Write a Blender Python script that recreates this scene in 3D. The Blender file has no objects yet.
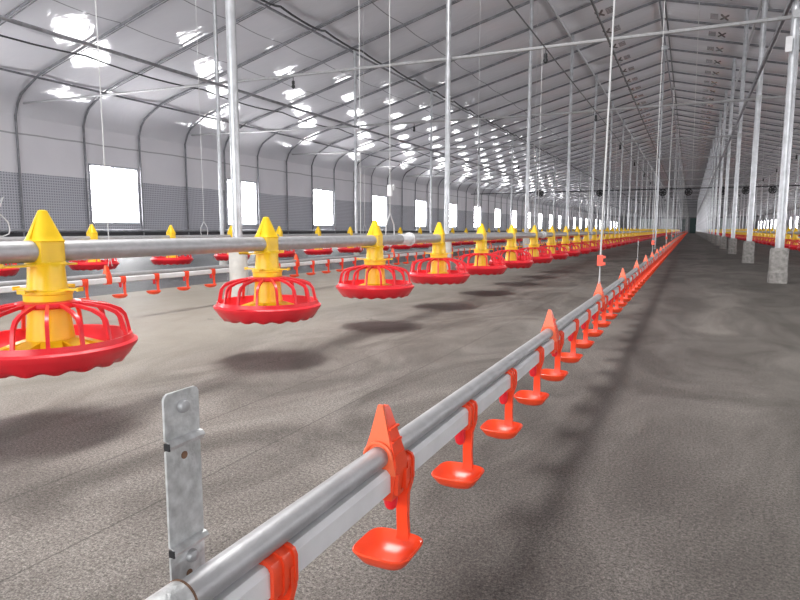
import bpy, math, random
from math import sin, cos, pi, atan2, hypot
from mathutils import Vector, Matrix
random.seed(7)
S = bpy.context.scene
COL = S.collection

# ------------------------------------------------------------------ camera
FPX, VPX, VPY, CAMZ = 600.0, 690.0, 230.0, 0.43
pitch = math.atan((300 - VPY) / FPX)
yaw = atan2(VPX - 400, hypot(FPX, 300 - VPY))
fw = Vector((-sin(yaw) * cos(pitch), cos(yaw) * cos(pitch), -sin(pitch)))
rt = Vector((cos(yaw), sin(yaw), 0))
up = rt.cross(fw)
cd = bpy.data.cameras.new('camera')
cam = bpy.data.objects.new('camera', cd)
COL.objects.link(cam)
cam.matrix_world = Matrix(((rt.x, up.x, -fw.x, 0), (rt.y, up.y, -fw.y, 0), (rt.z, up.z, -fw.z, CAMZ), (0, 0, 0, 1)))
cd.sensor_width = 36; cd.lens = 36 * FPX / 800
cd.clip_start = 0.02; cd.clip_end = 300
S.camera = cam

# ------------------------------------------------------------------ light and exposure
W = bpy.data.worlds.new('world'); S.world = W; W.use_nodes = True
W.node_tree.nodes['Background'].inputs[0].default_value = (0.80, 0.90, 1.0, 1)
W.node_tree.nodes['Background'].inputs[1].default_value = 2.0
WINDOW_LIGHT = 20.0
al = bpy.data.lights.new('doorway_daylight', 'AREA'); al.shape = 'RECTANGLE'; al.size = 7.0; al.size_y = 2.6
al.energy = 240; al.color = (1.0, 0.98, 0.95)
alo = bpy.data.objects.new('doorway_daylight', al); COL.objects.link(alo)
alo.location = (-1.5, -4.9, 1.5); alo.rotation_euler = (pi / 2, 0, 0)
tl = bpy.data.lights.new('added_overhead_light', 'AREA'); tl.shape = 'RECTANGLE'; tl.size = .9; tl.size_y = 2.6  # added overhead light without a fixture, gives compact shadows under the pans
tl.energy = 175; tl.color = (1.0, 0.985, 0.97)
tlo = bpy.data.objects.new('added_overhead_light', tl); COL.objects.link(tlo); tlo.location = (-1.8, 2.0, 4.05)
S.view_settings.view_transform = 'Standard'; S.view_settings.look = 'None'
S.view_settings.gamma = 1; S.view_settings.use_curve_mapping = False
S.view_settings.exposure = 0.30

# ------------------------------------------------------------------ materials
def newmat(name):
    m = bpy.data.materials.new(name); m.use_nodes = True
    return m, m.node_tree, m.node_tree.nodes, m.node_tree.links, m.node_tree.nodes['Principled BSDF']
def pm(name, col, rough=.5, metal=0, spec=.5, var=.06, scale=30, bump=0, bscale=200, trans=0, sss=0):
    m, t, N, L, b = newmat(name)
    b.inputs['Roughness'].default_value = rough; b.inputs['Metallic'].default_value = metal
    b.inputs['Specular IOR Level'].default_value = spec
    tc = N.new('ShaderNodeTexCoord'); nz = N.new('ShaderNodeTexNoise')
    nz.inputs['Scale'].default_value = scale; nz.inputs['Detail'].default_value = 4
    L.new(tc.outputs['Object'], nz.inputs['Vector'])
    r = N.new('ShaderNodeValToRGB')
    lo = [max(0, c * (1 - var * 2)) for c in col]; hi = [min(1, c * (1 + var * 2)) for c in col]
    r.color_ramp.elements[0].position = .3; r.color_ramp.elements[1].position = .7
    r.color_ramp.elements[0].color = (*lo, 1); r.color_ramp.elements[1].color = (*hi, 1)
    L.new(nz.outputs['Fac'], r.inputs[0]); L.new(r.outputs[0], b.inputs['Base Color'])
    if bump:
        n2 = N.new('ShaderNodeTexNoise'); n2.inputs['Scale'].default_value = bscale
        L.new(tc.outputs['Object'], n2.inputs['Vector'])
        bp = N.new('ShaderNodeBump'); bp.inputs['Strength'].default_value = bump; bp.inputs['Distance'].default_value = .002
        L.new(n2.outputs['Fac'], bp.inputs['Height']); L.new(bp.outputs[0], b.inputs['Normal'])
    return m
M = {}
M['yellow'] = pm('yellow_plastic', (.90, .58, .012), .35, var=.03, scale=20)
M['red'] = pm('red_plastic', (.78, .022, .035), .30, var=.04, scale=15)
M['orange'] = pm('orange_plastic', (.90, .075, .022), .30, var=.03, scale=20)
M['orange_light'] = pm('pale_orange_plastic', (.95, .16, .06), .35, var=.03, scale=20)
M['galv'] = pm('galvanised_steel', (.42, .42, .43), .45, metal=.45, var=.05, scale=45, bump=.15, bscale=300)
M['galv_dull'] = pm('dull_galvanised_strap', (.55, .56, .56), .45, metal=.55, var=.12, scale=120, bump=.3, bscale=500)
M['rust'] = pm('rusty_steel_edge', (.18, .10, .06), .7, metal=.3, var=.2, scale=200)
M['arch'] = pm('backlit_toned_arch_tube', (.24, .24, .26), .5, metal=.4, var=.15, scale=10)  # galvanised tube, its backlit shade put into the base colour
M['post'] = pm('pale_galvanised_post', (.48, .49, .51), .36, metal=.55, var=.08, scale=15)
M['pvc'] = pm('white_pvc', (.72, .72, .73), .3, var=.03, scale=30)
M['sleeve'] = pm('cream_pvc_sleeve', (.62, .60, .56), .45, var=.06, scale=20)
M['concrete'] = pm('cast_concrete', (.30, .285, .27), .85, var=.15, scale=40, bump=.6, bscale=120)
M['cord'] = pm('white_cord', (.55, .55, .55), .6, var=.04)
M['black'] = pm('black_plastic', (.012, .012, .014), .45, var=.1)
M['cable'] = pm('black_cable', (.05, .05, .055), .5, var=.1)
M['frame'] = pm('window_frame_pvc', (.45, .46, .50), .4, var=.03)
M['board'] = pm('dark_skirting_film', (.035, .035, .04), .5, var=.2, scale=3)
M['endgrey'] = pm('end_wall_sheet', (.16, .16, .17), .6, var=.1, scale=1)
M['louvre'] = pm('pale_louvre', (.34, .38, .38), .5, var=.08, scale=4)
M['green'] = pm('dark_green_door', (.03, .06, .055), .5, var=.1)

def emat(name, col, s):
    m, t, N, L, b = newmat(name)
    b.inputs['Base Color'].default_value = (*col, 1)
    b.inputs['Emission Color'].default_value = (*col, 1); b.inputs['Emission Strength'].default_value = s
    return m
M['pane'] = emat('daylit_window_pane', (1, .99, 1), WINDOW_LIGHT)

def math_node(N, L, op, a, b=None, c=None):
    n = N.new('ShaderNodeMath'); n.operation = op
    for i, v in enumerate((a, b, c)):
        if v is None: continue
        if isinstance(v, (int, float)): n.inputs[i].default_value = v
        else: L.new(v, n.inputs[i])
    return n.outputs[0]
def mixc(N, L, fac, a, b, mode='MIX'):
    n = N.new('ShaderNodeMix'); n.data_type = 'RGBA'; n.blend_type = mode
    if isinstance(fac, (int, float)): n.inputs[0].default_value = fac
    else: L.new(fac, n.inputs[0])
    for i, v in ((6, a), (7, b)):
        if isinstance(v, tuple): n.inputs[i].default_value = (*v, 1)
        else: L.new(v, n.inputs[i])
    return n.outputs[2]
def ramp(N, L, v, p0, p1, c0=(0, 0, 0), c1=(1, 1, 1)):
    r = N.new('ShaderNodeValToRGB'); r.color_ramp.elements[0].position = p0; r.color_ramp.elements[1].position = p1
    r.color_ramp.elements[0].color = (*c0, 1); r.color_ramp.elements[1].color = (*c1, 1)
    L.new(v, r.inputs[0]); return r.outputs[0]
def noise(N, L, vec, scale, detail=4, rough=.5, dist=0):
    n = N.new('ShaderNodeTexNoise'); n.inputs['Scale'].default_value = scale; n.inputs['Detail'].default_value = detail
    n.inputs['Roughness'].default_value = rough; n.inputs['Distortion'].default_value = dist
    L.new(vec, n.inputs['Vector']); return n.outputs['Fac']

# --- concrete floor
def floor_mat():
    m, t, N, L, b = newmat('concrete_floor')
    tc = N.new('ShaderNodeTexCoord').outputs['Object']
    sx = N.new('ShaderNodeSeparateXYZ'); L.new(tc, sx.inputs[0]); X, Y = sx.outputs[0], sx.outputs[1]
    mp = N.new('ShaderNodeMapping'); mp.inputs['Scale'].default_value = (1.0, .45, 1); L.new(tc, mp.inputs[0])
    big = noise(N, L, mp.outputs[0], .9, 5, .6, .4)
    mid = noise(N, L, tc, 5.0, 6, .65, .3)
    fine = noise(N, L, tc, 190, 6, .8)
    grit = noise(N, L, tc, 420, 3, .7)
    c = ramp(N, L, big, .32, .68, (.10, .090, .082), (.25, .227, .205))
    c = mixc(N, L, math_node(N, L, 'MULTIPLY', ramp(N, L, mid, .35, .7), .45), c, (.27, .25, .228))
    blot = noise(N, L, mp.outputs[0], 3.2, 5, .6, 1.2)
    c = mixc(N, L, .75, c, ramp(N, L, blot, .38, .62, (.24, .23, .225), (.68, .68, .68)), 'OVERLAY')
    # swept, smoother, paler strip on the left between the drinker lines
    wob = math_node(N, L, 'MULTIPLY', math_node(N, L, 'SUBTRACT', noise(N, L, mp.outputs[0], 1.4, 4), .5), 1.5)
    xw = math_node(N, L, 'ADD', X, wob)
    tan = math_node(N, L, 'MULTIPLY', math_node(N, L, 'LESS_THAN', xw, -1.35), 1.0)
    mr = N.new('ShaderNodeMapRange'); mr.interpolation_type = 'SMOOTHSTEP'
    mr.inputs['From Min'].default_value = -.7; mr.inputs['From Max'].default_value = -2.3
    L.new(xw, mr.inputs['Value'])
    tanf = math_node(N, L, 'MULTIPLY', mr.outputs[0], math_node(N, L, 'GREATER_THAN', X, -3.5))
    c = mixc(N, L, math_node(N, L, 'MULTIPLY', tanf, .75), c, (.33, .298, .25))
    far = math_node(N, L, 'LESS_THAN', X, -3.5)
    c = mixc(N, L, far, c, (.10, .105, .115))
    # stained band under the drinker line, with the line's shadow painted in
    mr2 = N.new('ShaderNodeMapRange'); mr2.interpolation_type = 'SMOOTHSTEP'
    mr2.inputs['From Min'].default_value = .42; mr2.inputs['From Max'].default_value = .05
    dx = math_node(N, L, 'ABSOLUTE', math_node(N, L, 'ADD', math_node(N, L, 'ADD', X, .12), math_node(N, L, 'MULTIPLY', wob, .25)))
    L.new(dx, mr2.inputs['Value'])
    c = mixc(N, L, math_node(N, L, 'MULTIPLY', mr2.outputs[0], .45), c, (.085, .072, .068))
    # aisle is browner and darker
    mr3 = N.new('ShaderNodeMapRange'); mr3.interpolation_type = 'SMOOTHSTEP'
    mr3.inputs['From Min'].default_value = .0; mr3.inputs['From Max'].default_value = .5; L.new(X, mr3.inputs['Value'])
    c = mixc(N, L, math_node(N, L, 'MULTIPLY', mr3.outputs[0], .5), c, (.092, .085, .072))
    # aggregate speckle
    smooth = math_node(N, L, 'SUBTRACT', 1.0, math_node(N, L, 'MAXIMUM', math_node(N, L, 'MULTIPLY', tanf, .8), math_node(N, L, 'MULTIPLY', mr3.outputs[0], .6)))
    c = mixc(N, L, math_node(N, L, 'MULTIPLY', smooth, .95), c, ramp(N, L, fine, .36, .66, (.16, .155, .15), (.84, .84, .84)), 'OVERLAY')
    c = mixc(N, L, math_node(N, L, 'MULTIPLY', smooth, .6), c, ramp(N, L, grit, .38, .62, (.15, .15, .15), (.85, .85, .85)), 'OVERLAY')
    # scored joints along the shed
    g = None
    for gx in (-.965, -.74, -3.5):
        l = math_node(N, L, 'LESS_THAN', math_node(N, L, 'ABSOLUTE', math_node(N, L, 'SUBTRACT', math_node(N, L, 'ADD', X, math_node(N, L, 'MULTIPLY', wob, .015)), gx)), .0018 if gx > -3 else .012)
        g = l if g is None else math_node(N, L, 'MAXIMUM', g, l)
    # hairline cracks
    v = N.new('ShaderNodeTexVoronoi'); v.feature = 'DISTANCE_TO_EDGE'; v.inputs['Scale'].default_value = .75
    wv = N.new('ShaderNodeVectorMath'); wv.operation = 'ADD'
    nv = N.new('ShaderNodeTexNoise'); nv.inputs['Scale'].default_value = 3; nv.inputs['Detail'].default_value = 6; L.new(tc, nv.inputs['Vector'])
    sc = N.new('ShaderNodeVectorMath'); sc.operation = 'SCALE'; sc.inputs['Scale'].default_value = .5; L.new(nv.outputs['Color'], sc.inputs[0])
    L.new(tc, wv.inputs[0]); L.new(sc.outputs[0], wv.inputs[1]); L.new(wv.outputs[0], v.inputs['Vector'])
    cr = math_node(N, L, 'MULTIPLY', math_node(N, L, 'LESS_THAN', v.outputs['Distance'], .0014), ramp(N, L, mid, .52, .60))
    g = math_node(N, L, 'MAXIMUM', g, cr)
    c = mixc(N, L, math_node(N, L, 'MULTIPLY', g, .55), c, (.05, .045, .04))
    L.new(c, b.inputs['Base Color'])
    rr = N.new('ShaderNodeMapRange'); rr.inputs['To Min'].default_value = .42; rr.inputs['To Max'].default_value = .75
    L.new(mid, rr.inputs['Value']); L.new(rr.outputs[0], b.inputs['Roughness'])
    b.inputs['Specular IOR Level'].default_value = .22
    h = math_node(N, L, 'ADD', math_node(N, L, 'MULTIPLY', fine, .6), math_node(N, L, 'ADD', math_node(N, L, 'MULTIPLY', mid, 1.5), math_node(N, L, 'MULTIPLY', g, -1.0)))
    h = math_node(N, L, 'ADD', h, math_node(N, L, 'MULTIPLY', grit, .4))
    rough_side = math_node(N, L, 'SUBTRACT', 1.0, math_node(N, L, 'MULTIPLY', tanf, .8))
    bp = N.new('ShaderNodeBump'); bp.inputs['Distance'].default_value = .006
    L.new(math_node(N, L, 'MULTIPLY', rough_side, .75), bp.inputs['Strength']); L.new(h, bp.inputs['Height']); L.new(bp.outputs[0], b.inputs['Normal'])
    return m
M['floor'] = floor_mat()

# --- glossy white film of the ceiling, with the small printed marks either side of the ridge
BAY, Y0A = 1.1, 5.72
def ceil_mat():
    m, t, N, L, b = newmat('glossy_white_film')
    tc = N.new('ShaderNodeTexCoord').outputs['Object']
    sx = N.new('ShaderNodeSeparateXYZ'); L.new(tc, sx.inputs[0]); X, Y, Z = sx.outputs
    n1 = noise(N, L, tc, .8, 4, .5)
    c = ramp(N, L, n1, .3, .7, (.72, .71, .745), (.80, .785, .82))
    # thin seams running along the shed
    s = None
    for gx in (-6.745, -5.85, -4.3, 4.45, 5.35, 2.9):
        l = math_node(N, L, 'LESS_THAN', math_node(N, L, 'ABSOLUTE', math_node(N, L, 'SUBTRACT', X, gx)), .008)
        s = l if s is None else math_node(N, L, 'MAXIMUM', s, l)
    c = mixc(N, L, math_node(N, L, 'MULTIPLY', s, .7), c, (.12, .12, .13))
    # print: distance from ridge u, position in bay v
    u = math_node(N, L, 'ABSOLUTE', math_node(N, L, 'ADD', X, .65))
    v = math_node(N, L, 'MULTIPLY', math_node(N, L, 'FRACT', math_node(N, L, 'DIVIDE', math_node(N, L, 'SUBTRACT', Y, Y0A + .22 - 22 * BAY), BAY)), BAY)
    def rng(a, lo, hi): return math_node(N, L, 'MULTIPLY', math_node(N, L, 'GREATER_THAN', a, lo), math_node(N, L, 'LESS_THAN', a, hi))
    vin = rng(v, .28, .66)
    sq = math_node(N, L, 'MULTIPLY', rng(u, .79, .92), vin)
    bars = math_node(N, L, 'GREATER_THAN', math_node(N, L, 'FRACT', math_node(N, L, 'MULTIPLY', v, 14)), .4)
    sq = math_node(N, L, 'MULTIPLY', sq, bars)
    du = math_node(N, L, 'MULTIPLY', math_node(N, L, 'SUBTRACT', u, 1.03), 2.6)
    dv = math_node(N, L, 'SUBTRACT', v, .47)
    d = math_node(N, L, 'ABSOLUTE', math_node(N, L, 'SUBTRACT', math_node(N, L, 'ABSOLUTE', du), math_node(N, L, 'ABSOLUTE', dv)))
    xx = math_node(N, L, 'MULTIPLY', math_node(N, L, 'LESS_THAN', d, .075), math_node(N, L, 'MULTIPLY', rng(u, .96, 1.10), vin))
    pr = math_node(N, L, 'MAXIMUM', sq, xx)
    c = mixc(N, L, math_node(N, L, 'MULTIPLY', pr, .85), c, (.05, .05, .055))
    L.new(c, b.inputs['Base Color'])
    b.inputs['Roughness'].default_value = .08
    b.inputs['Specular IOR Level'].default_value = .6
    mp = N.new('ShaderNodeMapping'); mp.inputs['Scale'].default_value = (1, 2.2, 1); L.new(tc, mp.inputs[0])
    h = noise(N, L, mp.outputs[0], 2.2, 3, .5, .6)
    bp = N.new('ShaderNodeBump'); bp.inputs['Distance'].default_value = .03; bp.inputs['Strength'].default_value = .22
    L.new(h, bp.inputs['Height']); L.new(bp.outputs[0], b.inputs['Normal'])
    return m
M['ceil'] = ceil_mat()

def wall_mat():
    m, t, N, L, b = newmat('wall_film_over_mesh')
    tc = N.new('ShaderNodeTexCoord').outputs['Object']
    sx = N.new('ShaderNodeSeparateXYZ'); L.new(tc, sx.inputs[0]); X, Y, Z = sx.outputs
    n1 = noise(N, L, tc, 1.2, 4, .5)
    c = ramp(N, L, n1, .3, .7, (.68, .665, .70), (.76, .74, .77))
    zn = math_node(N, L, 'ADD', Z, math_node(N, L, 'MULTIPLY', math_node(N, L, 'SUBTRACT', noise(N, L, tc, 2, 2), .5), .05))
    low = math_node(N, L, 'LESS_THAN', zn, 1.275)
    P = .040
    gy = math_node(N, L, 'LESS_THAN', math_node(N, L, 'FRACT', math_node(N, L, 'DIVIDE', Y, P)), .42)
    gz = math_node(N, L, 'LESS_THAN', math_node(N, L, 'FRACT', math_node(N, L, 'DIVIDE', Z, P)), .42)
    g = math_node(N, L, 'MAXIMUM', gy, gz)
    cm = mixc(N, L, g, (.24, .245, .275), (.50, .50, .55))
    c = mixc(N, L, low, c, cm)
    seam = math_node(N, L, 'LESS_THAN', math_node(N, L, 'ABSOLUTE', math_node(N, L, 'SUBTRACT', zn, 1.85)), .011)
    c = mixc(N, L, math_node(N, L, 'MULTIPLY', seam, .6), c, (.15, .15, .16))
    L.new(c, b.inputs['Base Color']); b.inputs['Roughness'].default_value = .4
    bp = N.new('ShaderNodeBump'); bp.inputs['Distance'].default_value = .02; bp.inputs['Strength'].default_value = .3
    L.new(noise(N, L, tc, 3, 3), bp.inputs['Height']); L.new(bp.outputs[0], b.inputs['Normal'])
    return m
M['wall'] = wall_mat()

# ------------------------------------------------------------------ mesh helpers
class MB:
    def __init__(s): s.v = []; s.f = []; s.m = []; s.sm = []
    def add(s, vs, fs, mi=0, smooth=True, T=None):
        o = len(s.v)
        s.v += [tuple(T @ Vector(p)) for p in vs] if T is not None else [tuple(p) for p in vs]
        s.f += [tuple(i + o for i in f) for f in fs]; s.m += [mi] * len(fs); s.sm += [smooth] * len(fs)
        return s
    def box(s, x0, x1, y0, y1, z0, z1, mi=0, T=None):
        v = [(x, y, z) for z in (z0, z1) for y in (y0, y1) for x in (x0, x1)]
        f = [(0, 2, 3, 1), (4, 5, 7, 6), (0, 1, 5, 4), (2, 6, 7, 3), (0, 4, 6, 2), (1, 3, 7, 5)]
        return s.add(v, f, mi, False, T)
    def loft(s, rings, mi=0, smooth=True, cap0=True, cap1=True, T=None):
        n = len(rings[0]); v = [p for r in rings for p in r]; f = []
        for k in range(len(rings) - 1):
            for i in range(n):
                j = (i + 1) % n
                f.append((k * n + i, k * n + j, (k + 1) * n + j, (k + 1) * n + i))
        if cap0: f.append(tuple(reversed(range(n))))
        if cap1: f.append(tuple((len(rings) - 1) * n + i for i in range(n)))
        return s.add(v, f, mi, smooth, T)
    def lathe(s, prof, n=24, mi=0, smooth=True, cap0=True, cap1=True, sq=0, cx=0, cy=0, T=None):
        rings = []
        for pr in prof:
            r, z = pr[0], pr[1]; q = pr[2] if len(pr) > 2 else sq
            ring = []
            for i in range(n):
                a = 2 * pi * i / n
                c, d = cos(a), sin(a)
                k = 1.0
                if q: # superellipse towards square
                    e = 2 + 6 * q
                    k = 1 / ((abs(c) ** e + abs(d) ** e) ** (1 / e))
                ring.append((cx + r * c * k, cy + r * d * k, z))
            rings.append(ring)
        return s.loft(rings, mi, smooth, cap0, cap1, T)
    def tube(s, pts, r, n=8, mi=0, caps=True, T=None):
        pts = [Vector(p) for p in pts]; rings = []; u = None
        for i, p in enumerate(pts):
            d = (pts[min(i + 1, len(pts) - 1)] - pts[max(i - 1, 0)]).normalized()
            if u is None:
                u = d.cross(Vector((0, 0, 1)))
                if u.length < .05: u = d.cross(Vector((1, 0, 0)))
                u.normalize()
            else:
                u = (u - d * u.dot(d)).normalized()
            w = d.cross(u)
            rr = r[i] if isinstance(r, (list, tuple)) else r
            rings.append([tuple(p + u * rr * cos(2 * pi * k / n) + w * rr * sin(2 * pi * k / n)) for k in range(n)])
        return s.loft(rings, mi, True, caps, caps, T)
    def mesh(s, name, mats):
        me = bpy.data.meshes.new(name); me.from_pydata(s.v, [], s.f); 
        for m in mats: me.materials.append(M[m])
        me.polygons.foreach_set('material_index', s.m); me.polygons.foreach_set('use_smooth', s.sm)
        me.update()
        return me
    def build(s, name, mats, parent=None, sharp=True):
        if isinstance(mats, str): mats = (mats,)
        me = s.mesh(name, mats)
        if sharp:
            try: me.set_sharp_from_angle(angle=math.radians(38))
            except Exception: pass
        o = bpy.data.objects.new(name, me); COL.objects.link(o)
        if parent: o.parent = parent
        return o
def tag(o, label=None, cat=None, group=None, kind=None):
    if label: o['label'] = label
    if cat: o['category'] = cat
    if group: o['group'] = group
    if kind: o['kind'] = kind
    return o
def empty(name, loc=(0, 0, 0)):
    o = bpy.data.objects.new(name, None); COL.objects.link(o); o.location = loc; o.empty_display_size = .1
    return o
def copy_tree(o, parent=None):
    c = o.copy(); COL.objects.link(c)
    if parent: c.parent = parent
    for ch in o.children: copy_tree(ch, c)
    return c
ORD = ['first', 'second', 'third', 'fourth', 'fifth', 'sixth', 'seventh', 'eighth', 'ninth', 'tenth', 'eleventh', 'twelfth',
       'thirteenth', 'fourteenth', 'fifteenth', 'sixteenth', 'seventeenth', 'eighteenth', 'nineteenth', 'twentieth']

# ------------------------------------------------------------------ building shell
XL, XR, XM = -9.0, 7.6, -.7
YN, YF = -5.0, 5.72 + 76 * BAY          # near end, far end
SL = .2535
half = [(0, 2.10), (.07, 2.27), (.16, 2.38), (.31, 2.47), (.60, 2.615), (.90, 2.70)]   # distance in from wall, height
def zroof(x): return 4.576 - SL * abs(x - XM)
left_prof = [(XL + a, z) for a, z in half]
nseg = 14
xs = [left_prof[-1][0] + (XM - left_prof[-1][0]) * i / nseg for i in range(1, nseg + 1)]
prof = left_prof + [(x, zroof(x)) for x in xs]
prof_full = prof + [(2 * XM - x, z) for x, z in reversed(prof[:-1])]
OUT = .035
def outward(p):
    x, z = p
    return (x - OUT, z) if x < XL + .2 else ((x + OUT, z) if x > XR - .2 else (x, z + OUT))
pf = [outward(p) for p in prof_full]
nb0 = int((YN - Y0A) / BAY) - 1
bays = list(range(-10, 76))
YN = Y0A - 10 * BAY
f = MB(); f.box(XL - .04, XR + .04, YN, YF, -.1, 0); tag(f.build('floor', 'floor'), kind='structure')
c = MB(); SUB = 6
for b_ in bays:
    ya = Y0A + b_ * BAY; rings = []
    for k in range(SUB + 1):
        t = k / SUB; sag = .030 * sin(pi * t) * (0.8 + .4 * random.random() if 0 else 1)
        row = []
        for i, (x, z) in enumerate(pf):
            g = 0 if i in (0, len(pf) - 1) else sag
            row.append((x, ya + t * BAY, z - g))
        rings.append(row)
    n = len(pf); vs = [p for r in rings for p in r]
    fs = [(k * n + i, k * n + i + 1, (k + 1) * n + i + 1, (k + 1) * n + i) for k in range(SUB) for i in range(n - 1)]
    c.add(vs, fs)
c.build('ceiling', 'ceil', sharp=False); tag(bpy.data.objects['ceiling'], kind='structure')

WZ0, WZ1 = .556, 1.50
def is_win(b_): return b_ % 3 == 1
def side_wall(name, X):
    w = MB()
    for b_ in bays:
        y0 = Y0A + b_ * BAY; y1 = y0 + BAY
        def q(a, b2, z0, z1): w.add([(X, a, z0), (X, b2, z0), (X, b2, z1), (X, a, z1)], [(0, 1, 2, 3)], 0, False)
        if is_win(b_):
            q(y0, y1, 0, WZ0 - .03); q(y0, y1, WZ1 + .03, 2.10); q(y0, y0 + .07, WZ0 - .03, WZ1 + .03); q(y1 - .04, y1, WZ0 - .03, WZ1 + .03)
        else: q(y0, y1, 0, 2.10)
    tag(w.build(name, 'wall'), kind='structure')
side_wall('wall_left', XL - OUT); side_wall('wall_right', XR + OUT)
wn = 0
for X, sg in ((XL - OUT, 1), (XR + OUT, -1)):
    for b_ in bays:
        if not is_win(b_): continue
        wn += 1
        y0 = Y0A + b_ * BAY + .07; y1 = Y0A + (b_ + 1) * BAY - .04; ym = (y0 + y1) / 2 - .03
        fr = MB()
        xa, xb = sorted((X - sg * .03, X + sg * .015))
        fr.box(xa, xb, y0, y0 + .025, WZ0 - .03, WZ1 + .03); fr.box(xa, xb, y1 - .025, y1, WZ0 - .03, WZ1 + .03)
        fr.box(xa, xb, y0 + .025, y1 - .025, WZ1, WZ1 + .03); fr.box(xa, xb, y0 + .025, y1 - .025, WZ0 - .03, WZ0)
        fr.box(xa, xb, ym - .006, ym + .012, WZ0, WZ1)
        fo = tag(fr.build('window_%d' % wn, 'frame'), kind='structure')
        for k, (a, bb, dz) in enumerate(((y0 + .03, ym - .008, 0), (ym + .014, y1 - .03, .018))):
            p = MB(); px = X - sg * (.006 + .008 * k)
            z0, z1, r = WZ0 + dz + .004, WZ1 - dz * .5 - .004, .035
            pts = []
            for cy, cz, a0 in ((bb - r, z1 - r, 0), (a + r, z1 - r, 90), (a + r, z0 + r, 180), (bb - r, z0 + r, 270)):
                for j in range(4):
                    an = math.radians(a0 + 30 * j); pts.append((cy + r * cos(an), cz + r * sin(an)))
            p.loft([[(px - .003, u, v_) for u, v_ in pts], [(px + .003, u, v_) for u, v_ in pts]], 0, False)
            p.build('pane', 'pane', fo)
# skirting
for nm, X, sg in (('baseboard_left', XL, 1), ('baseboard_right', XR, -1)):
    s_ = MB(); a, b2 = sorted((X - sg * .03, X + sg * .005)); s_.box(a, b2, YN + .03, YF - .03, .002, .395)
    o = tag(s_.build(nm, 'board'), kind='structure')
    r_ = MB(); r_.tube([(X + sg * .03, YN + .05, .42), (X + sg * .03, YF - .05, .42)], .018, 8); tag(r_.build('trim_1' if sg > 0 else 'trim_2', 'post'), kind='structure')
# end walls
def end_wall(name, y, hole=None, mat='endgrey'):
    w = MB(); poly = [(pf[0][0], 0)] + pf + [(pf[-1][0], 0)]
    if hole is None:
        w.loft([[(x, y, z) for x, z in poly], [(x, y + .06, z) for x, z in poly]], 0, False)
    else:
        hx0, hx1, hz = hole
        def zr(x): 
            for (xa, za), (xb, zb) in zip(pf[:-1], pf[1:]):
                if xa <= x <= xb and xb > xa: return za + (zb - za) * (x - xa) / (xb - xa)
            return 2.1
        def pan(xa, xb, z0):
            X_ = [xa + (xb - xa) * i / 12 for i in range(13)]
            up_ = [(x, zr(x)) for x in X_]; ring = [(xa, z0)] + up_ + [(xb, z0)]
            w.loft([[(x, y - .06, z) for x, z in ring], [(x, y, z) for x, z in ring]], 0, False)
        pan(pf[0][0] + .001, hx0, 0); pan(hx0, hx1, hz); pan(hx1, pf[-1][0] - .001, 0)
    return tag(w.build(name, mat), kind='structure')
end_wall('wall_far', YF)
end_wall('wall_near', YN, (-5.2, 2.2, 2.9))
# far end: doors and pale louvre panels set in the end wall
k = 1
for (x0, x1, z0, z1, mt) in ((-.05, .75, 0, 2.0, 'green'), (-1.2, -.6, 0, 1.9, 'green')):
    d = MB(); d.box(x0, x1, YF - .05, YF - .002, .004, z1); o = tag(d.build('door_%d' % k, mt), kind='structure'); k += 1
    h = MB(); h.box(x1 - .14, x1 - .10, YF - .09, YF - .052, .95, 1.08); h.build('door_handle', 'galv', o)
for j, (x0, x1) in enumerate(((1.0, 2.4), (-3.6, -1.6), (-6.4, -4.4), (3.4, 5.6))):
    d = MB(); d.box(x0, x1, YF - .04, YF - .002, .25, 1.95)
    for q in range(7): d.box(x0 + .03, x1 - .03, YF - .075, YF - .042, .33 + q * .23, .42 + q * .23)
    tag(d.build('trim_%d' % (3 + j), 'louvre'), kind='structure')

# ------------------------------------------------------------------ steel arches
am = MB()
pts = [(x, 0, z) for x, z in prof_full]
pts = [(XL, 0, 0.004), (XL, 0, 1.0)] + pts + [(XR, 0, 1.0), (XR, 0, .004)]
am.tube(pts, .017, 8)
am.tube([(x, .040, z - .010) for x, y, z in pts[6:-6]], .007, 6)
arch_me = None
for i in range(-10, 77):
    if arch_me is None:
        o = am.build('steel_arch', 'arch'); arch_me = o
    else:
        o = arch_me.copy(); COL.objects.link(o)
    o.location = (0, Y0A + i * BAY, 0)
    if -1 <= i < 12:
        lb = 'thin grey steel arch spanning wall to wall, %s from the left edge' % ORD[i + 1]
        tag(o, lb, 'arch', 'near steel arches under the ceiling film')
    elif i < -1: tag(o, 'steel arch overhead behind the place the view is taken from', 'arch', 'arches behind the viewpoint')
    else: tag(o, 'small distant steel arch in the receding ribs of the ceiling', 'arch', 'distant steel arches')

# longitudinal tubes and cables
def line(name, mat, x, z, r, label, cat, y0=YN + .1, y1=YF - .1, n=6, sagn=0, sag=0, xs=None):
    b = MB()
    if sagn:
        P = []
        k = 0; y = y0
        while y < y1:
            for j in range(6):
                t = j / 6; P.append((x + (xs or 0) * sin(pi * t), y + t * sagn, z - sag * 4 * t * (1 - t)))
            y += sagn
        b.tube(P, r, n)
    else: b.tube([(x, y0, z), (x, y1, z)], r, n)
    return tag(b.build(name, mat), label, cat)
def zr(x): return zroof(x) - .045
line('purlin', 'arch', -8.44, 2.62 - .045, .016, 'steel purlin tube tying the arches at the bend above the left wall', 'purlin')
line('purlin', 'arch', 2 * XM + 8.44, 2.62 - .045, .016, 'steel purlin tube tying the arches at the bend above the right wall', 'purlin')
line('purlin', 'arch', -5.23, zr(-5.23), .018, 'steel purlin under the left roof slope along the outer post tops', 'purlin')
line('draped_cable', 'cable', -5.10, zr(-5.10) - .01, .016, 'dark hose looped from arch to arch beside the left slope purlin', 'cable', sagn=BAY, sag=.10, xs=.10)
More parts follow.
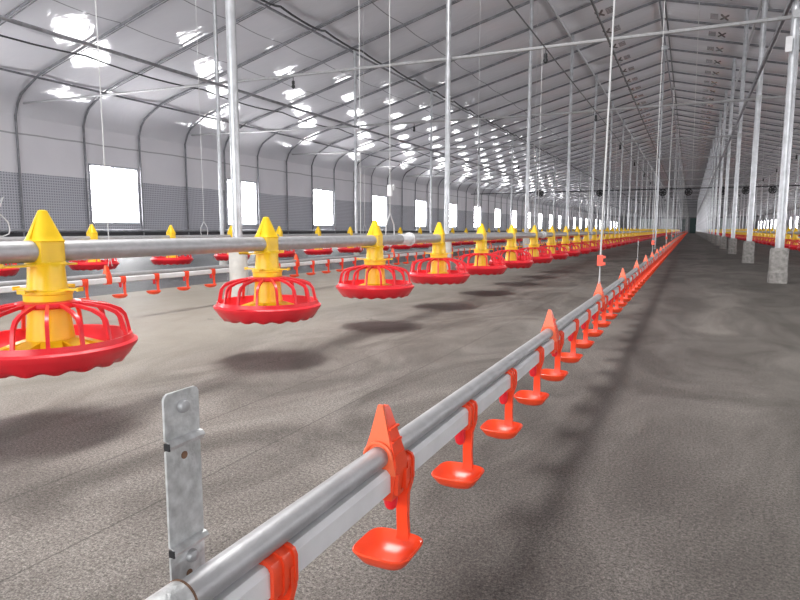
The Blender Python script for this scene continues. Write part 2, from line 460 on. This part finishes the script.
line('purlin', 'arch', 3.83, zr(3.83), .018, 'steel purlin under the right roof slope beyond the aisle posts', 'purlin')
line('purlin', 'galv', -2.27, zr(-2.27), .024, 'steel purlin left of the ridge above the main feeder line', 'purlin')
line('purlin', 'galv', .87, zr(.87), .024, 'steel purlin right of the ridge above the aisle posts', 'purlin')
line('purlin', 'arch', XM, zr(XM) - .01, .022, 'dark ridge tube along the peak of the ceiling', 'purlin')
line('service_cable', 'cable', -7.55, 2.79, .012, 'black cable sagging between arches on the lower left slope', 'cable', sagn=BAY * 2, sag=.05)
line('service_cable', 'cable', -1.25, 2.05, .006, 'thin dark winch cable above the main yellow feeder line', 'cable')
line('service_cable', 'cable', -.713, 2.05, .010, 'black cable running lengthwise above the floor between feeder and drinker lines', 'cable')
line('service_cable', 'cable', -.25, 2.105, .006, 'thin dark winch cable high above the front drinker line', 'cable')
line('service_cable', 'cord', -.05, zr(-.05) - .15, .006, 'thin white cord running lengthwise just right of the ridge', 'cable')
line('brace_tube', 'arch', -5.12, 2.14, .018, 'long grey tube running lengthwise high on the left across the tie rods', 'tube')
line('brace_tube', 'arch', .62, 2.20, .022, 'long grey tube running lengthwise along the aisle posts', 'tube')
line('brace_tube', 'galv', 3.83, 2.13, .018, 'long grey tube running lengthwise on the outer right posts', 'tube')

# cross tie rods
def ztie(x): 
    k = [(XL, 2.27), (-5.16, 2.175), (-2.22, 2.11), (.7, 2.085), (3.76, 2.11), (XR, 2.2)]
    for (xa, za), (xb, zb) in zip(k[:-1], k[1:]):
        if xa <= x <= xb: return za + (zb - za) * (x - xa) / (xb - xa)
POSTY = [Y0A + 3.3 * k for k in range(0, 25)]
rod_me = None
for i in range(-2, 25):
    y = Y0A + 3.3 * i
    if rod_me is None:
        b = MB(); b.tube([(x, 0, ztie(x)) for x in (XL + .13, -5.16, -2.22, .7, 3.76, XR - .07)], .016, 8)
        o = rod_me = b.build('tie_rod', 'galv')
    else: o = rod_me.copy(); COL.objects.link(o)
    o.location = (0, y + .05, 0)
    if i < 0: tag(o, 'steel tie rod across the shed behind or above the viewpoint', 'tie rod', 'near tie rods overhead')
    elif i < 6: tag(o, 'horizontal steel tie rod crossing the shed, %s from the camera' % ORD[i], 'tie rod', 'tie rods across the shed')
    else: tag(o, 'distant thin tie rod crossing the far shed', 'tie rod', 'distant tie rods')

# ------------------------------------------------------------------ posts
def post_proto(r, top, kind):
    e = empty('support_post')
    b = MB(); b.lathe([(r, .25), (r, top)], 16); 
    for zz in (.55, 1.1, 1.7, 2.3): b.lathe([(r * 1.07, zz), (r * 1.07, zz + .012)], 16)
    b.build('pole', 'post', e)
    if kind == 'block':
        s_ = MB(); s_.lathe([(.068, .002, .35), (.068, .09, .35), (.064, .095, .35), (.064, .27, .35), (.055, .285, .35)], 24)
        s_.build('concrete_base', 'concrete', e)
        s_ = MB(); s_.box(-r * .8, r * .8, -r * 1.25, -r * .9, ztie(.7) - .03, ztie(.7) + .03); s_.build('clamp_plate', 'galv', e)
    elif kind == 'sleeve':
        s_ = MB(); s_.lathe([(.050, .002), (.050, .33), (.046, .335), (.03, .335)], 24); s_.build('sleeve', 'sleeve', e)
    return e
def row(proto, xs_ys, names, where, grp):
    first = True
    for j, (x, y) in enumerate(xs_ys):
        e = proto if first else copy_tree(proto); first = False
        e.location = (x, y, 0)
        if j < names: tag(e, '%s-nearest ' % ORD[j] + where, 'post', grp)
        else: tag(e, 'small distant ' + where.replace('nearest ', ''), 'post', grp + ', far ones')
row(post_proto(.033, zroof(.7) - .03, 'block'), [(.66 if k == 0 else .70, y) for k, y in enumerate(POSTY)], 8,
    'pale steel post on a concrete block right of the aisle', 'aisle posts on concrete blocks')
row(post_proto(.026, zroof(-2.22) - .03, 'sleeve'), [(-2.22, 2.58)] + [(-2.22, y) for y in POSTY], 8,
    'pale steel post in a white sleeve behind the main feeder line', 'posts behind the main feeder line')
row(post_proto(.024, zroof(-5.16) - .03, 'sleeve'), [(-5.16, y) for y in POSTY], 8,
    'slim grey post on the far left beyond the second feeder line', 'slim posts on the left')
row(post_proto(.026, zroof(3.76) - .03, 'sleeve'), [(3.76, y) for y in POSTY[1:]], 6,
    'slim post far right beyond the right feeder line', 'slim posts on the right')
def ridge_post():
    e = empty('ridge_post'); b = MB(); b.lathe([(.018, .002), (.018, 4.36)], 10); b.build('pole', 'post', e)
    b = MB(); b.box(-.07, .07, -.03, .03, 4.36, 4.45); b.build('top_bracket', 'post', e); return e
rp = ridge_post()
for j, y in enumerate((14.9, 21.9, 28.5, 35.5, 43, 51, 59)):
    e = rp if j == 0 else copy_tree(rp); e.location = (XM, y, 0)
    tag(e, 'thin white pole rising to the ridge of the ceiling, %s nearest' % ORD[j], 'post', 'thin poles under the ridge')

# ------------------------------------------------------------------ feeder pipes
def feed_pipe(x, y0, y1, label, r=.023, z=.385):
    b = MB(); b.tube([(x, y0, z), (x, y1, z)], r, 20); return tag(b.build('feed_pipe', 'galv'), label, 'pipe')
LINES = [(-1.251, .838 - .756, 'main'), (-4.0, 3.05 - .756 * 2, 'second'), (1.5, 9.0, 'right'), (4.6, 13.0, 'outer right')]
feed_pipe(-1.251, -2, YF - 1, 'thick grey steel feed pipe nearest the camera, carrying the main row of pans')
feed_pipe(-4.0, -1, YF - 1, 'grey steel feed pipe of the second row of pans behind', .018, .368)
feed_pipe(1.5, -1, YF - 1, 'grey steel feed pipe of the feeder row right of the aisle')
feed_pipe(4.6, -1, YF - 1, 'feed pipe of the outermost feeder row on the right')

# ---- pan feeder
def scallop_pan():
    b = MB(); n = 96
    def ring(r, z, amp=0, lobes=24, ra=0):
        return [((r + ra * cos(lobes * 2 * pi * i / n)) * cos(2 * pi * i / n), (r + ra * cos(lobes * 2 * pi * i / n)) * sin(2 * pi * i / n), z + amp * cos(lobes * 2 * pi * i / n)) for i in range(n)]
    R = [ring(.02, .160), ring(.10, .156), ring(.128, .160), ring(.152, .180), ring(.158, .199), ring(.163, .200),
         ring(.166, .188), ring(.1745, .184), ring(.1740, .178), ring(.167, .169), ring(.158, .155), ring(.147, .1435, .0035, 17), ring(.135, .1405, .0035, 17, .002), ring(.10, .145), ring(.02, .145)]
    b.loft(R, 0, True, True, True)
    return b
def rib_mb(a, b=None):
    b = b or MB(); ca, sa = cos(a), sin(a)
    P = [(.050, .273), (.085, .268), (.118, .261), (.140, .251), (.150, .238), (.1545, .218), (.158, .197)]
    rings = []
    for r, z in P:
        w = .0030 + .0006 * (r - .05) * 10; h = .0030
        rings.append([((r + dr) * ca - s * w * sa, (r + dr) * sa + s * w * ca, z + dz) for s, dr, dz in ((-1, -h, -h), (1, -h, -h), (1, h, h), (-1, h, h))])
    b.loft(rings, 0, False); return b
def grille_mb(b=None):
    b = b or MB()
    b.lathe([(.047, .266), (.062, .264), (.066, .268), (.062, .276), (.048, .279)], 32, cap0=False, cap1=False)
    b.loft([[(r * cos(2 * pi * i / 32), r * sin(2 * pi * i / 32), z) for i in range(32)] for r, z in ((.048, .279), (.047, .266))], 0, True, False, False)
    return b
def hopper_mb(b=None, n=28):
    b = b or MB()
    # lower body: neck, notched skirt inside the pan
    b.lathe([(.020, .164), (.050, .166), (.047, .200), (.044, .230), (.0415, .262), (.0415, .275)], n)
    return b
def fins_mb():
    b = MB()
    for k in range(8):
        a = 2 * pi * k / 8 + .2; T = Matrix.Rotation(a, 4, 'Z')
        b.loft([[(.03, -.020, .162), (.03, .020, .162), (.03, .020, .20), (.03, -.020, .20)],
                [(.075, -.022, .162), (.075, .022, .162), (.075, .020, .186), (.075, -.020, .186)],
                [(.118, -.024, .162), (.118, .024, .162), (.112, .022, .172), (.112, -.022, .172)]], 0, False, T=T)
    b.lathe([(.09, .161), (.122, .161), (.122, .169), (.05, .176)], 32)
    return b
def collar_mb(b=None):
    b = b or MB(); b.lathe([(.044, .272), (.0475, .274), (.0475, .292), (.050, .294), (.050, .300), (.042, .302)], 28); return b
def tabs_mb(b=None):
    b = b or MB()
    for a in (0, pi / 2):
        T = Matrix.Rotation(a - yaw * 0 + pi * .1, 4, 'Z')
        b.box(-.076, .076, -.007, .007, .3005, .3040, T=T)
        for s in (-1, 1): b.box(s * .076 - .002, s * .076 + .002, -.009, .009, .2990, .3075, T=T)
    return b
def saddle_mb(b=None):
    b = b or MB()
    b.lathe([(.040, .300), (.0375, .325), (.036, .350), (.034, .358, .5), (.0295, .362, .9), (.0295, .404, .9)], 32)
    return b
def cap_mb(b=None):
    b = b or MB()
    b.lathe([(.0300, .404, .7), (.0315, .407, .7), (.0290, .411, .6), (.0262, .422, .3), (.0185, .446, .1), (.0110, .466), (.0090, .471), (.004, .473)], 32)
    # seam rib down the cap
    for s in (-1, 1): b.loft([[(-.002, s * .030, .412), (.002, s * .030, .412), (.002, s * .034, .412), (-.002, s * .034, .412)], [(-.002, s * .008, .465), (.002, s * .008, .465), (.002, s * .0115, .465), (-.002, s * .0115, .465)]], 0, False)
    return b
def slide_mb():
    b = MB(); b.box(-.020, .020, -.105, -.028, .3535, .3575); b.box(-.020, .020, -.105, -.101, .3535, .362); b.box(-.020, .020, .028, .06, .3535, .3575); return b
FEED = empty('pan_feeder')
scallop_pan().build('pan', 'red', FEED)
GR = grille_mb().build('grille', 'red', FEED)
for k_ in range(16): rib_mb(2 * pi * (k_ + .4) / 16).build('grille_rib', 'red', GR)
hopper_mb().build('feed_tube', 'yellow', FEED); fins_mb().build('spreader', 'yellow', FEED)
collar_mb().build('collar', 'yellow', FEED); tabs_mb().build('adjuster_tab', 'yellow', FEED)
saddle_mb().build('saddle', 'yellow', FEED); cap_mb().build('cone_cap', 'yellow', FEED); slide_mb().build('shut_off_slide', 'yellow', FEED)
# the same feeder as one joined shape, for the small distant ones
def far_feeder():
    b = MB()
    sp = scallop_pan(); b.add(sp.v, sp.f, 0)
    g = grille_mb(); b.add(g.v, g.f, 0)
    for k_ in range(16):
        q = rib_mb(2 * pi * (k_ + .4) / 16); b.add(q.v, q.f, 0, False)
    for q in (hopper_mb(), fins_mb(), collar_mb(), tabs_mb(), saddle_mb(), cap_mb()): b.add(q.v, q.f, 1)
    return b
FARB = far_feeder()
FAR = FARB.build('pan_feeder', ('red', 'yellow')); far_used = [False]
def low_feeder(b, x, y):
    T = Matrix.Translation((x, y, 0))
    b.lathe([(.13, .146), (.174, .18), (.16, .2), (.12, .17)], 12, 0, T=T); b.lathe([(.15, .235), (.06, .27)], 10, 0, T=T, cap0=False)
    b.lathe([(.05, .165), (.042, .26), (.05, .3), (.036, .33), (.034, .41), (.01, .469)], 8, 1, T=T)
DESC = {'main': ('on the main row nearest the camera', 22, 108), 'second': ('on the second row behind', 12, 85), 'right': ('on the row right of the aisle', 0, 70), 'wall': ('', 0, 0), 'outer right': ('', 0, 37)}
usedF = False
for x, ys, nm in LINES:
    where, npart, nind = DESC[nm]
    j = 0; y = ys
    restb = MB(); nrest = 0
    while y < YF - 1.5:
        if j < nind:
            if j < npart:
                e = FEED if not usedF else copy_tree(FEED); usedF = True
            else:
                e = FAR if not far_used[0] else FAR.copy()
                if far_used[0]: COL.objects.link(e)
                far_used[0] = True
            e.location = (x, y, 0)
            e.rotation_euler = (0, 0, random.choice((0, .1, -.1, .2)) if j > 1 else 0)
            if nm == 'main':
                if j == 0: lb = 'red and yellow pan feeder just outside the left edge on the main row'
                elif j == 1: lb = 'largest red and yellow pan feeder, on the main pipe at the left edge'
                elif j <= 14: lb = 'yellow cone feeder with red caged pan on the main row, %s from the left edge' % ORD[j - 1]
                else: lb = 'small distant red and yellow pan feeder far along the main row'
            elif nm == 'second':
                if 2 <= j <= 11: lb = 'smaller yellow and red feeder on the row behind the main pipe, %s from left' % ORD[j - 2]
                elif j < 2: lb = 'pan feeder of the second row beyond the left edge of the view'
                else: lb = 'tiny distant pan feeder far along the second row'
            elif nm == 'right': lb = 'tiny red and yellow pan feeder on the row right of the aisle posts'
            else: lb = 'tiny pan feeder on the outermost row at the right edge'
            tag(e, lb, 'feeder', 'pan feeders %s' % (where or 'on the outermost right row'))
        else:
            low_feeder(restb, x, y); nrest += 1
        j += 1; y += .756
    if nrest:
        tag(restb.build('distant_pan_feeders', ('red', 'yellow')), 'merged red and yellow band of far off pan feeders along the %s feeder row' % nm, 'feeder', kind='stuff')

# ------------------------------------------------------------------ feeder suspension
def bridle(x, y, ztop, tiltx=0, pulley=False):
    e = empty('suspension_cord', (x, y, 0))
    b = MB(); b.tube([(0, 0, .50), (tiltx, 0, ztop)], .0022, 6); b.build('cord', 'cord', e)
    b = MB()
    for s in (-1, 1):
        b.tube([(0, 0, .505), (0, s * .040, .455), (0, s * .044, .41), (0, s * .036, .375), (0, s * .012, .357), (0, 0, .354)], .0026, 6)
    b.build('hook', 'pvc', e)
    if pulley:
        p = MB(); p.box(-.010, .010, -.010, .010, .585, .635); p.lathe([(.014, -.004), (.014, .004)], 12, T=Matrix.Translation((.008, .022, .625)) @ Matrix.Rotation(pi / 2, 4, 'Y')); p.build('pulley', 'pvc', e)
    return e
b = MB(); b.box(.596, .640, 5.655, 5.686, 1.80, 1.915)
tag(b.build('junction_box', 'pvc'), 'small white box fixed high on the nearest aisle post', 'box')
base = bridle(-1.251, 2.50, 2.05, 0, True)
tag(base, 'white cord with a wire hook and pulley lifting the main feed pipe', 'cord', 'cords lifting the main feed pipe')
nb = 1
plain = bridle(-1.251, 5.5, 2.05)
y = 5.5
while y < 80:
    e = plain if y == 5.5 else copy_tree(plain)
    e.location = (-1.251, y, 0)
    tag(e, 'thin white cord lifting the main feed pipe, %s' % ('%s one along from the pulley cord' % ORD[int((y - 5.5) / 3.02 + .5)] if y < 18 else 'one of the far ones'), 'cord', 'cords lifting the main feed pipe')
    y += 3.02
for x, yy, nm in ((-4.0, 4.2, 'second feed pipe'), (1.5, 11.0, 'feed pipe right of the aisle'), (4.6, 15, 'outermost right feed pipe')):
    y = yy; k_ = 0
    top = zroof(x) - .04
    src = bridle(x, y, top)
    while y < 80:
        e = src if k_ == 0 else copy_tree(src); e.location = (x, y, 0)
        tag(e, 'thin pale cord holding up the ' + nm, 'cord', 'cords holding the ' + nm); y += 3.02; k_ += 1
# pipe couplings
cp = empty('pipe_coupling'); b = MB(); b.tube([(0, -.055, .385), (0, .055, .385)], .0262, 20); b.build('sleeve', 'pvc', cp)
b = MB()
b.tube([(0, .05 + .006 * cos(t), .0) for t in (0,)] * 0 + [(.030 * cos(t), .052, .385 + .030 * sin(t)) for t in [2 * pi * i / 20 for i in range(21)]], .004, 6); b.build('clamp_ring', 'pvc', cp)
for j, y in enumerate([2.66 + 3.02 * k_ for k_ in range(10)]):
    e = cp if j == 0 else copy_tree(cp); e.location = (-1.251, y, 0)
    tag(e, 'white plastic coupling joining lengths of the main feed pipe' + (', %s from the camera' % ORD[j] if j < 5 else ', far away'), 'coupling', 'white couplings on the main feed pipe')

# ------------------------------------------------------------------ drinker lines
GZ, PZ = .2205, .1975
def drinker_pipes(x, y0, y1, lab, ends=False):
    b = MB(); b.tube([(x, y0, GZ), (x, y1, GZ)], .0100, 20)
    o = tag(b.build('support_tube', 'galv'), 'slim round galvanised tube on top of ' + lab, 'tube')
    b = MB(); h = .0126; c_ = .0040
    ring = [(h, -h + c_), (h, h - c_), (h - c_, h), (-h + c_, h), (-h, h - c_), (-h, -h + c_), (-h + c_, -h), (h - c_, -h)]
    b.loft([[(x + u, y, PZ + v_) for u, v_ in ring] for y in (y0 + .02, y1)], 0, False)
    tag(b.build('water_pipe', 'pvc'), 'square white plastic water pipe of ' + lab, 'pipe')
D = [(-.25, .232, 'the front drinker line', 'front'), (-2.42, -.4, 'the drinker line behind the main feeder row', 'rear'), (2.75, 8, 'the drinker line right of the aisle', 'right')]
for x, y0, lab, nm in D: drinker_pipes(x, y0, YF - 2, lab)
def clip_mb(b=None):
    b = b or MB()
    # strap wrapped round the water pipe: rounded outer shell with three raised ribs
    def oct_(h, y):
        c_ = h * .42
        return [(u, y, PZ + v_) for u, v_ in ((h, -h + c_), (h, h - c_), (h - c_ * .3, h - c_ * .3), (h - c_, h), (-h + c_, h), (-h + c_ * .3, h - c_ * .3), (-h, h - c_), (-h, -h + c_), (-h + c_ * .3, -h + c_ * .3), (-h + c_, -h), (h - c_, -h), (h - c_ * .3, -h + c_ * .3))]
    def sleeve(y0, y1, ho, hi):
        b.loft([oct_(hi, y0), oct_(ho, y0), oct_(ho, y1), oct_(hi, y1)], 0, False, False, False)
    sleeve(-.006, .020, .0146, .0127)
    for y0, y1 in ((-.0065, -.003), (.005, .009), (.017, .0205)): sleeve(y0, y1, .0162, .0145)
    b.box(-.0045, .0045, .012, .0215, PZ - .019, PZ - .0140)
    return b
def nip_mb(b=None):
    b = b or MB(); b.lathe([(.0035, .160), (.0055, .162), (.0068, .167), (.0068, .180), (.0085, .182), (.0085, .184)], 14); return b
def arm_mb(b=None):
    b = b or MB()
    # stalk down from the clip to the back edge of the cup
    def rr(cx, cy, z, hx, hy): return [(cx - hx, cy - hy, z), (cx + hx, cy - hy, z), (cx + hx, cy + hy, z), (cx - hx, cy + hy, z)]
    b.loft([rr(.0075, .0165, PZ + .002, .0078, .0036), rr(.0075, .017, .184, .0078, .0036), rr(.005, .0175, .170, .0062, .0032), rr(.004, .019, .145, .0058, .0030), rr(.004, .021, .125, .0062, .0028), rr(.004, .018, .114, .0085, .003)], 0, False)
    return b
def cup_mb(b=None, n=40):
    b = b or MB()
    def ring(r, z, q, sx=1.0, sy=1.0):
        out = []
        for i in range(n):
            a = 2 * pi * i / n; c_, d = cos(a), sin(a); e = 2 + 2.4 * q; k = 1 / ((abs(c_) ** e + abs(d) ** e) ** (1 / e))
            out.append((r * c_ * k * sx * 1.03, r * d * k * sy - .006, z))
        return out
    R = [ring(.004, .1130, 0), ring(.013, .1138, .3), ring(.021, .1178, .7), ring(.0268, .1248, .9), ring(.0282, .1262, .9),
         ring(.0294, .1252, .9), ring(.0288, .1235, .9), ring(.0225, .1138, .7), ring(.0145, .1095, .3), ring(.004, .1085, 0)]
    b.loft(R, 0, True); return b
DR = empty('drinker_cup')
clip_mb().build('clip', 'orange', DR); nip_mb().build('nipple', 'red', DR); arm_mb().build('arm', 'orange', DR); cup_mb().build('cup', 'orange', DR)
fb = MB()
for q in (clip_mb(), arm_mb()): fb.add(q.v, q.f, 0, False)
q = nip_mb(); fb.add(q.v, q.f, 0); q = cup_mb(None, 20); fb.add(q.v, q.f, 0)
DFAR = None
def low_cup(b, x, y):
    T = Matrix.Translation((x, y, 0)); b.lathe([(.012, .113), (.028, .134), (.02, .12)], 6, 0, T=T)
    b.box(.011, .020, .006, .020, .12, .205, T=T); b.box(-.014, .014, -.01, .014, PZ - .014, PZ + .014, T=T)
usedD = False
for x, ys, np_, ni, nm in ((-.25, .303, 34, 175, 'front'), (-2.42, .38, 20, 80, 'rear'), (2.75, 10.0, 0, 45, 'right')):
    y = ys; j = 0; rb = MB(); nr = 0
    while y < YF - 2.5:
        if j < ni:
            if j < np_:
                e = DR if not usedD else copy_tree(DR); usedD = True
            else:
                if DFAR is None: DFAR = e = fb.build('drinker_cup', 'orange')
                else: e = DFAR.copy(); COL.objects.link(e)
            e.location = (x, y, 0)
            if nm == 'front':
                if j == 0: lb = 'orange clip of the nearest drinker cup, cut off by the bottom edge of the view'
                elif j == 1: lb = 'largest orange drinker cup, under the nearest pointed bracket of the front line'
                elif j < 16: lb = 'orange drinker cup hanging from the front water pipe, %s from the bottom edge' % ORD[j]
                else: lb = 'small distant orange drinker cup in the overlapping row of the front line'
            elif nm == 'rear':
                lb = ('small red drinker cup on the line behind the main feeders, %s from left' % ORD[j - 5]) if 5 <= j < 22 else 'tiny red drinker cup far along or off the edge on the rear line'
            else: lb = 'tiny drinker cup on the line right of the aisle'
            tag(e, lb, 'drinker', 'drinker cups on the %s line' % nm)
        else: low_cup(rb, x, y); nr += 1
        y += .197 if nm != 'rear' else .2; j += 1
    tag(rb.build('distant_drinker_cups', 'orange'), 'unbroken orange streak of far off drinker cups along the %s drinker line' % nm, 'drinker', kind='stuff')

# pointed hanger brackets
def bracket():
    e = empty('hanger_bracket')
    def rr(z, hx, hy, cy=0): return [(-hx, cy - hy, z), (hx, cy - hy, z), (hx, cy + hy, z), (-hx, cy + hy, z)]
    b = MB(); b.loft([rr(.180, .0135, .0125), rr(.204, .0170, .0125), rr(.214, .0185, .012), rr(.263, .0036, .0060), rr(.2665, .0022, .004)], 0, False); b.build('body', 'orange', e)
    b = MB()
    T = None
    b.loft([[(-.0185, -.0135, .205), (.0185, -.0135, .205), (.0165, -.0105, .205), (-.0165, -.0105, .205)], [(-.0026, -.0085, .269), (.0026, -.0085, .269), (.0026, -.0055, .269), (-.0026, -.0055, .269)]], 0, False)
    b.box(-.001, .001, -.0150, -.0125, .214, .226)
    b.tube([(.0140 * cos(t), -.0136, GZ + .0140 * sin(t)) for t in [pi * i / 12 for i in range(13)]], .0016, 6)
    b.build('face_plate', 'orange_light', e)
    b = MB(); 
    for z in (.222, .234, .246): 
        w = .0185 - (z - .205) * .215
        b.box(w - .001, w + .0018, -.009, .009, z, z + .002)
    b.box(.0150, .0195, -.011, -.007, .186, .205); b.box(.0150, .0195, .007, .011, .186, .205)
    b.build('latch', 'orange', e); return e
BRK = bracket(); ys = [.487 + .745 * k_ for k_ in range(60)]
for j, y in enumerate(ys):
    e = BRK if j == 0 else copy_tree(BRK); e.location = (-.25, y, 0)
    tag(e, ('pointed orange hanger bracket over the front drinker pipes, %s from the camera' % ORD[j]) if j < 9 else 'tiny pointed orange bracket far along the front drinker line', 'bracket', 'pointed brackets on the front line')
for j in range(24):
    e = copy_tree(BRK); e.location = (-2.42, .42 + .745 * 2 * j, 0)
    tag(e, 'small pointed orange bracket on the rear drinker line', 'bracket', 'pointed brackets on the rear line')

# cords lifting the drinker lines
def dcord(x, y, dxt, dyt, top, first):
    e = empty('suspension_cord', (x, y, 0))
    b = MB(); b.tube([(0, 0, .32), (dxt, dyt, top)], .0027, 6); b.build('cord', 'cord', e)
    b = MB(); b.tube([(0, -.011, .262), (0, 0, .318)], .0018, 5); b.tube([(0, .011, .262), (0, 0, .318)], .0018, 5); b.build('loop', 'cord', e)
    b = MB(); b.box(-.009, .009, -.006, .006, .318, .352); b.box(.009, .016, -.006, .006, .320, .330); b.box(.009, .016, -.006, .006, .342, .350); b.build('tensioner', 'orange', e)
    return e
src = dcord(-.25, 1.94, 0, .5, zroof(-.25) - .03, True)
src2 = dcord(-.25, 1.94, 0, .05, 2.10, False)
y = 1.977; k_ = 0
while y < 80:
    e = src if k_ == 0 else (src2 if k_ == 1 else copy_tree(src2)); e.location = (-.25, y, 0)
    tag(e, ('white cord with orange tensioner lifting the front drinker line, %s from the camera' % ORD[k_]) if k_ < 6 else 'distant thin white cord over the front drinker line', 'cord', 'cords lifting the front drinker line')
    y += 2.98; k_ += 1
src = dcord(-2.42, 1.93, 0, 0, zroof(-2.42) - .03, True)
y = 1.93; k_ = 0
while y < 80:
    if k_ == 1: y = 4.3
    e = src if k_ == 0 else copy_tree(src); e.location = (-2.42, y, 0)
    tag(e, ('pale cord lifting the rear drinker line, %s from the left edge' % ORD[k_]) if k_ < 6 else 'distant pale cord over the rear drinker line', 'cord', 'cords lifting the rear drinker line')
    y += 2.98; k_ += 1

# ------------------------------------------------------------------ galvanised end strap, near and further along
def strap(full=True):
    e = empty('mounting_strap')
    x0 = 0; t = .0016; y0, y1 = .0, .0275
    # section in the XZ plane, extruded along Y; two V shaped folds
    sec = [(.0, .175), (.0, .2385), (.0025, .2395), (.0045, .2425), (.0025, .2445), (.0, .2450), (.0, .3045), (.0025, .3055), (.0045, .3085), (.0025, .3105), (.0, .3110), (.0, .3355)]
    b = MB()
    out = [(x + t, z) for x, z in sec]; inn = [(x, z) for x, z in sec]
    for i in range(len(sec) - 1):
        a, c_ = out[i], out[i + 1]; d, g = inn[i], inn[i + 1]
        b.loft([[(a[0], y, a[1]), (c_[0], y, c_[1]), (g[0], y, g[1]), (d[0], y, d[1])] for y in (y0, y1)], 0, False)
    # rounded top corners
    b.loft([[(x, yy, zz) for yy, zz in ((y0, .3355), (y1, .3355), (y1 - .001, .3375), (y1 - .003, .3388), (y0 + .003, .3388), (y0 + .001, .3375))] for x in (0, t)], 0, False)
    b.build('plate', 'galv_dull', e)
    T = Matrix.Rotation(pi / 2, 4, 'Y')
    for z in (.3290, .2330):
        s_ = MB(); s_.lathe([(.0042, 0), (.0042, .0015), (.0034, .003), (.0015, .0036)], 14, T=Matrix.Translation((t, .0138 if z > .3 else .016, z)) @ T)
        o = s_.build('screw', 'galv', e)
        continue
        s_ = MB(); s_.box(-.0022, .0022, -.0004, .0004, .0037, .0040, T=Matrix.Translation((t, .0138 if z > .3 else .016, z)) @ T); s_.box(-.0004, .0004, -.0022, .0022, .0037, .0040, T=Matrix.Translation((t, .0138 if z > .3 else .016, z)) @ T); s_.build('slot', 'black', o)
    for z in (.2985, .2225):
        s_ = MB(); s_.lathe([(.0024, .0), (.0024, .0004)], 12, T=Matrix.Translation((t, .0138, z)) @ T)
        s_.build('hole', 'rust', e)
    for z in (.2418, .3078):
        s_ = MB(); s_.box(.0006, .0050, -.0006, .0002, z - .0022, z + .0022); s_.build('fold_hollow_shade', 'black', e)  # black sliver standing in for the shade inside the open fold
    return e
e = strap(); e.location = (-.2715, .2458, -.004)
tag(e, 'upright galvanised steel strap with screws at the near end of the drinker line', 'strap', 'galvanised straps on the drinker line')
e2 = copy_tree(e); e2.location = (-.268, 3.74, .03)
tag(e2, 'tiny upright metal strap further along the front drinker line, beyond the first cord', 'strap', 'galvanised straps on the drinker line')
cl = empty('pipe_clamp', (-.25, .226, 0))
b = MB(); T = Matrix.Translation((0, 0, GZ)) @ Matrix.Rotation(pi / 2, 4, 'X')
b.lathe([(.0104, -.008), (.0122, -.008), (.0122, .030), (.0104, .030)], 28, T=T); b.build('band', 'galv_dull', cl)
b = MB(); b.lathe([(.0123, -.0085), (.0126, -.0085), (.0126, -.007), (.0123, -.007)], 28, cap0=False, cap1=False, T=T); b.build('rim', 'rust', cl)
tag(cl, 'short galvanised clamp sleeve around the near end of the drinker tube', 'clamp')

# ------------------------------------------------------------------ bulbs and fans on the tie rods
def bulb():
    e = empty('light_bulb_holder'); b = MB(); b.tube([(0, 0, 0), (0, 0, -.05)], .004, 6); b.build('flex', 'cable', e)
    b = MB(); b.lathe([(.010, -.04), (.016, -.045), (.018, -.07), (.014, -.085), (.021, -.10), (.017, -.12), (.004, -.13)], 14); b.build('socket', 'black', e); return e
B = bulb(); first = True
for i in range(0, 10):
    for x in (-4.1, -1.28, 2.0):
        e = B if first else copy_tree(B); first = False
        e.location = (x, POSTY[i] + .05, ztie(x) - .016)
        side = {-4.1: 'left', -1.28: 'centre', 2.0: 'right'}[x]
        tag(e, ('small black bulb holder on the %s of the %s tie rod from the camera' % (side, ORD[i])) if i < 4 else 'tiny black bulb holder on a distant tie rod', 'bulb holder', 'bulb holders under the tie rods')
def fan():
    e = empty('circulation_fan')
    T = Matrix.Rotation(pi / 2, 4, 'X')
    b = MB(); b.lathe([(.15, -.10), (.19, -.09), (.19, .09), (.15, .10)], 24, cap0=False, cap1=False, T=T); b.lathe([(.16, .085), (.16, -.085)], 24, cap0=False, cap1=False, T=T)
    for k_ in range(6): 
        a = pi * k_ / 6; b.tube([(-.15 * cos(a), -.10, -.15 * sin(a)), (.15 * cos(a), -.10, .15 * sin(a))], .008, 5)
    b.build('housing', 'black', e)
    b = MB(); b.lathe([(.05, -.05), (.05, .05)], 14, T=T)
    for k_ in range(6):
        Tk = Matrix.Rotation(pi / 3 * k_, 4, 'Y') @ Matrix.Rotation(.5, 4, 'X'); b.box(.04, .15, -.055, .055, -.006, .006, T=Tk)
    b.build('blades', 'black', e)
    b = MB(); b.tube([(0, 0, .18), (0, 0, .29)], .012, 6); b.build('hanger', 'cable', e)
    return e
Fn = fan()
fy = POSTY[6]
for j, x in enumerate((-5.74, -3.34, -1.02, -.12, 1.02, 1.77, 2.61)):
    e = Fn if j == 0 else copy_tree(Fn); e.location = (x, fy + .05, ztie(x) - .232); e.scale = (.72, .72, .72)
    tag(e, 'small black circulation fan hanging mid shed, %s from the left of seven' % ORD[j], 'fan', 'black fans hung across the shed')
b = MB(); b.tube([(XL + .2, fy + .05, 2.0), (XR - .2, fy + .05, 2.0)], .022, 6); tag(b.build('fan_cable', 'cable'), 'dark cable strung across the shed beside the hanging fans', 'cable')
# loose white wire at the left
b = MB(); b.tube([(-4, 2.336, .712), (-4, 2.383, .60), (-4, 2.424, .64), (-4, 2.40, .58), (-4, 2.361, .556), (-4, 2.408, .52), (-4, 2.443, .482), (-4, 2.452, .436), (-4, 2.444, .405), (-4, 2.405, .3895), (-4, 2.361, .3895)], .004, 6)
tag(b.build('loose_wire', 'cord'), 'loose curly white wire at the left edge above the second feed pipe', 'wire')
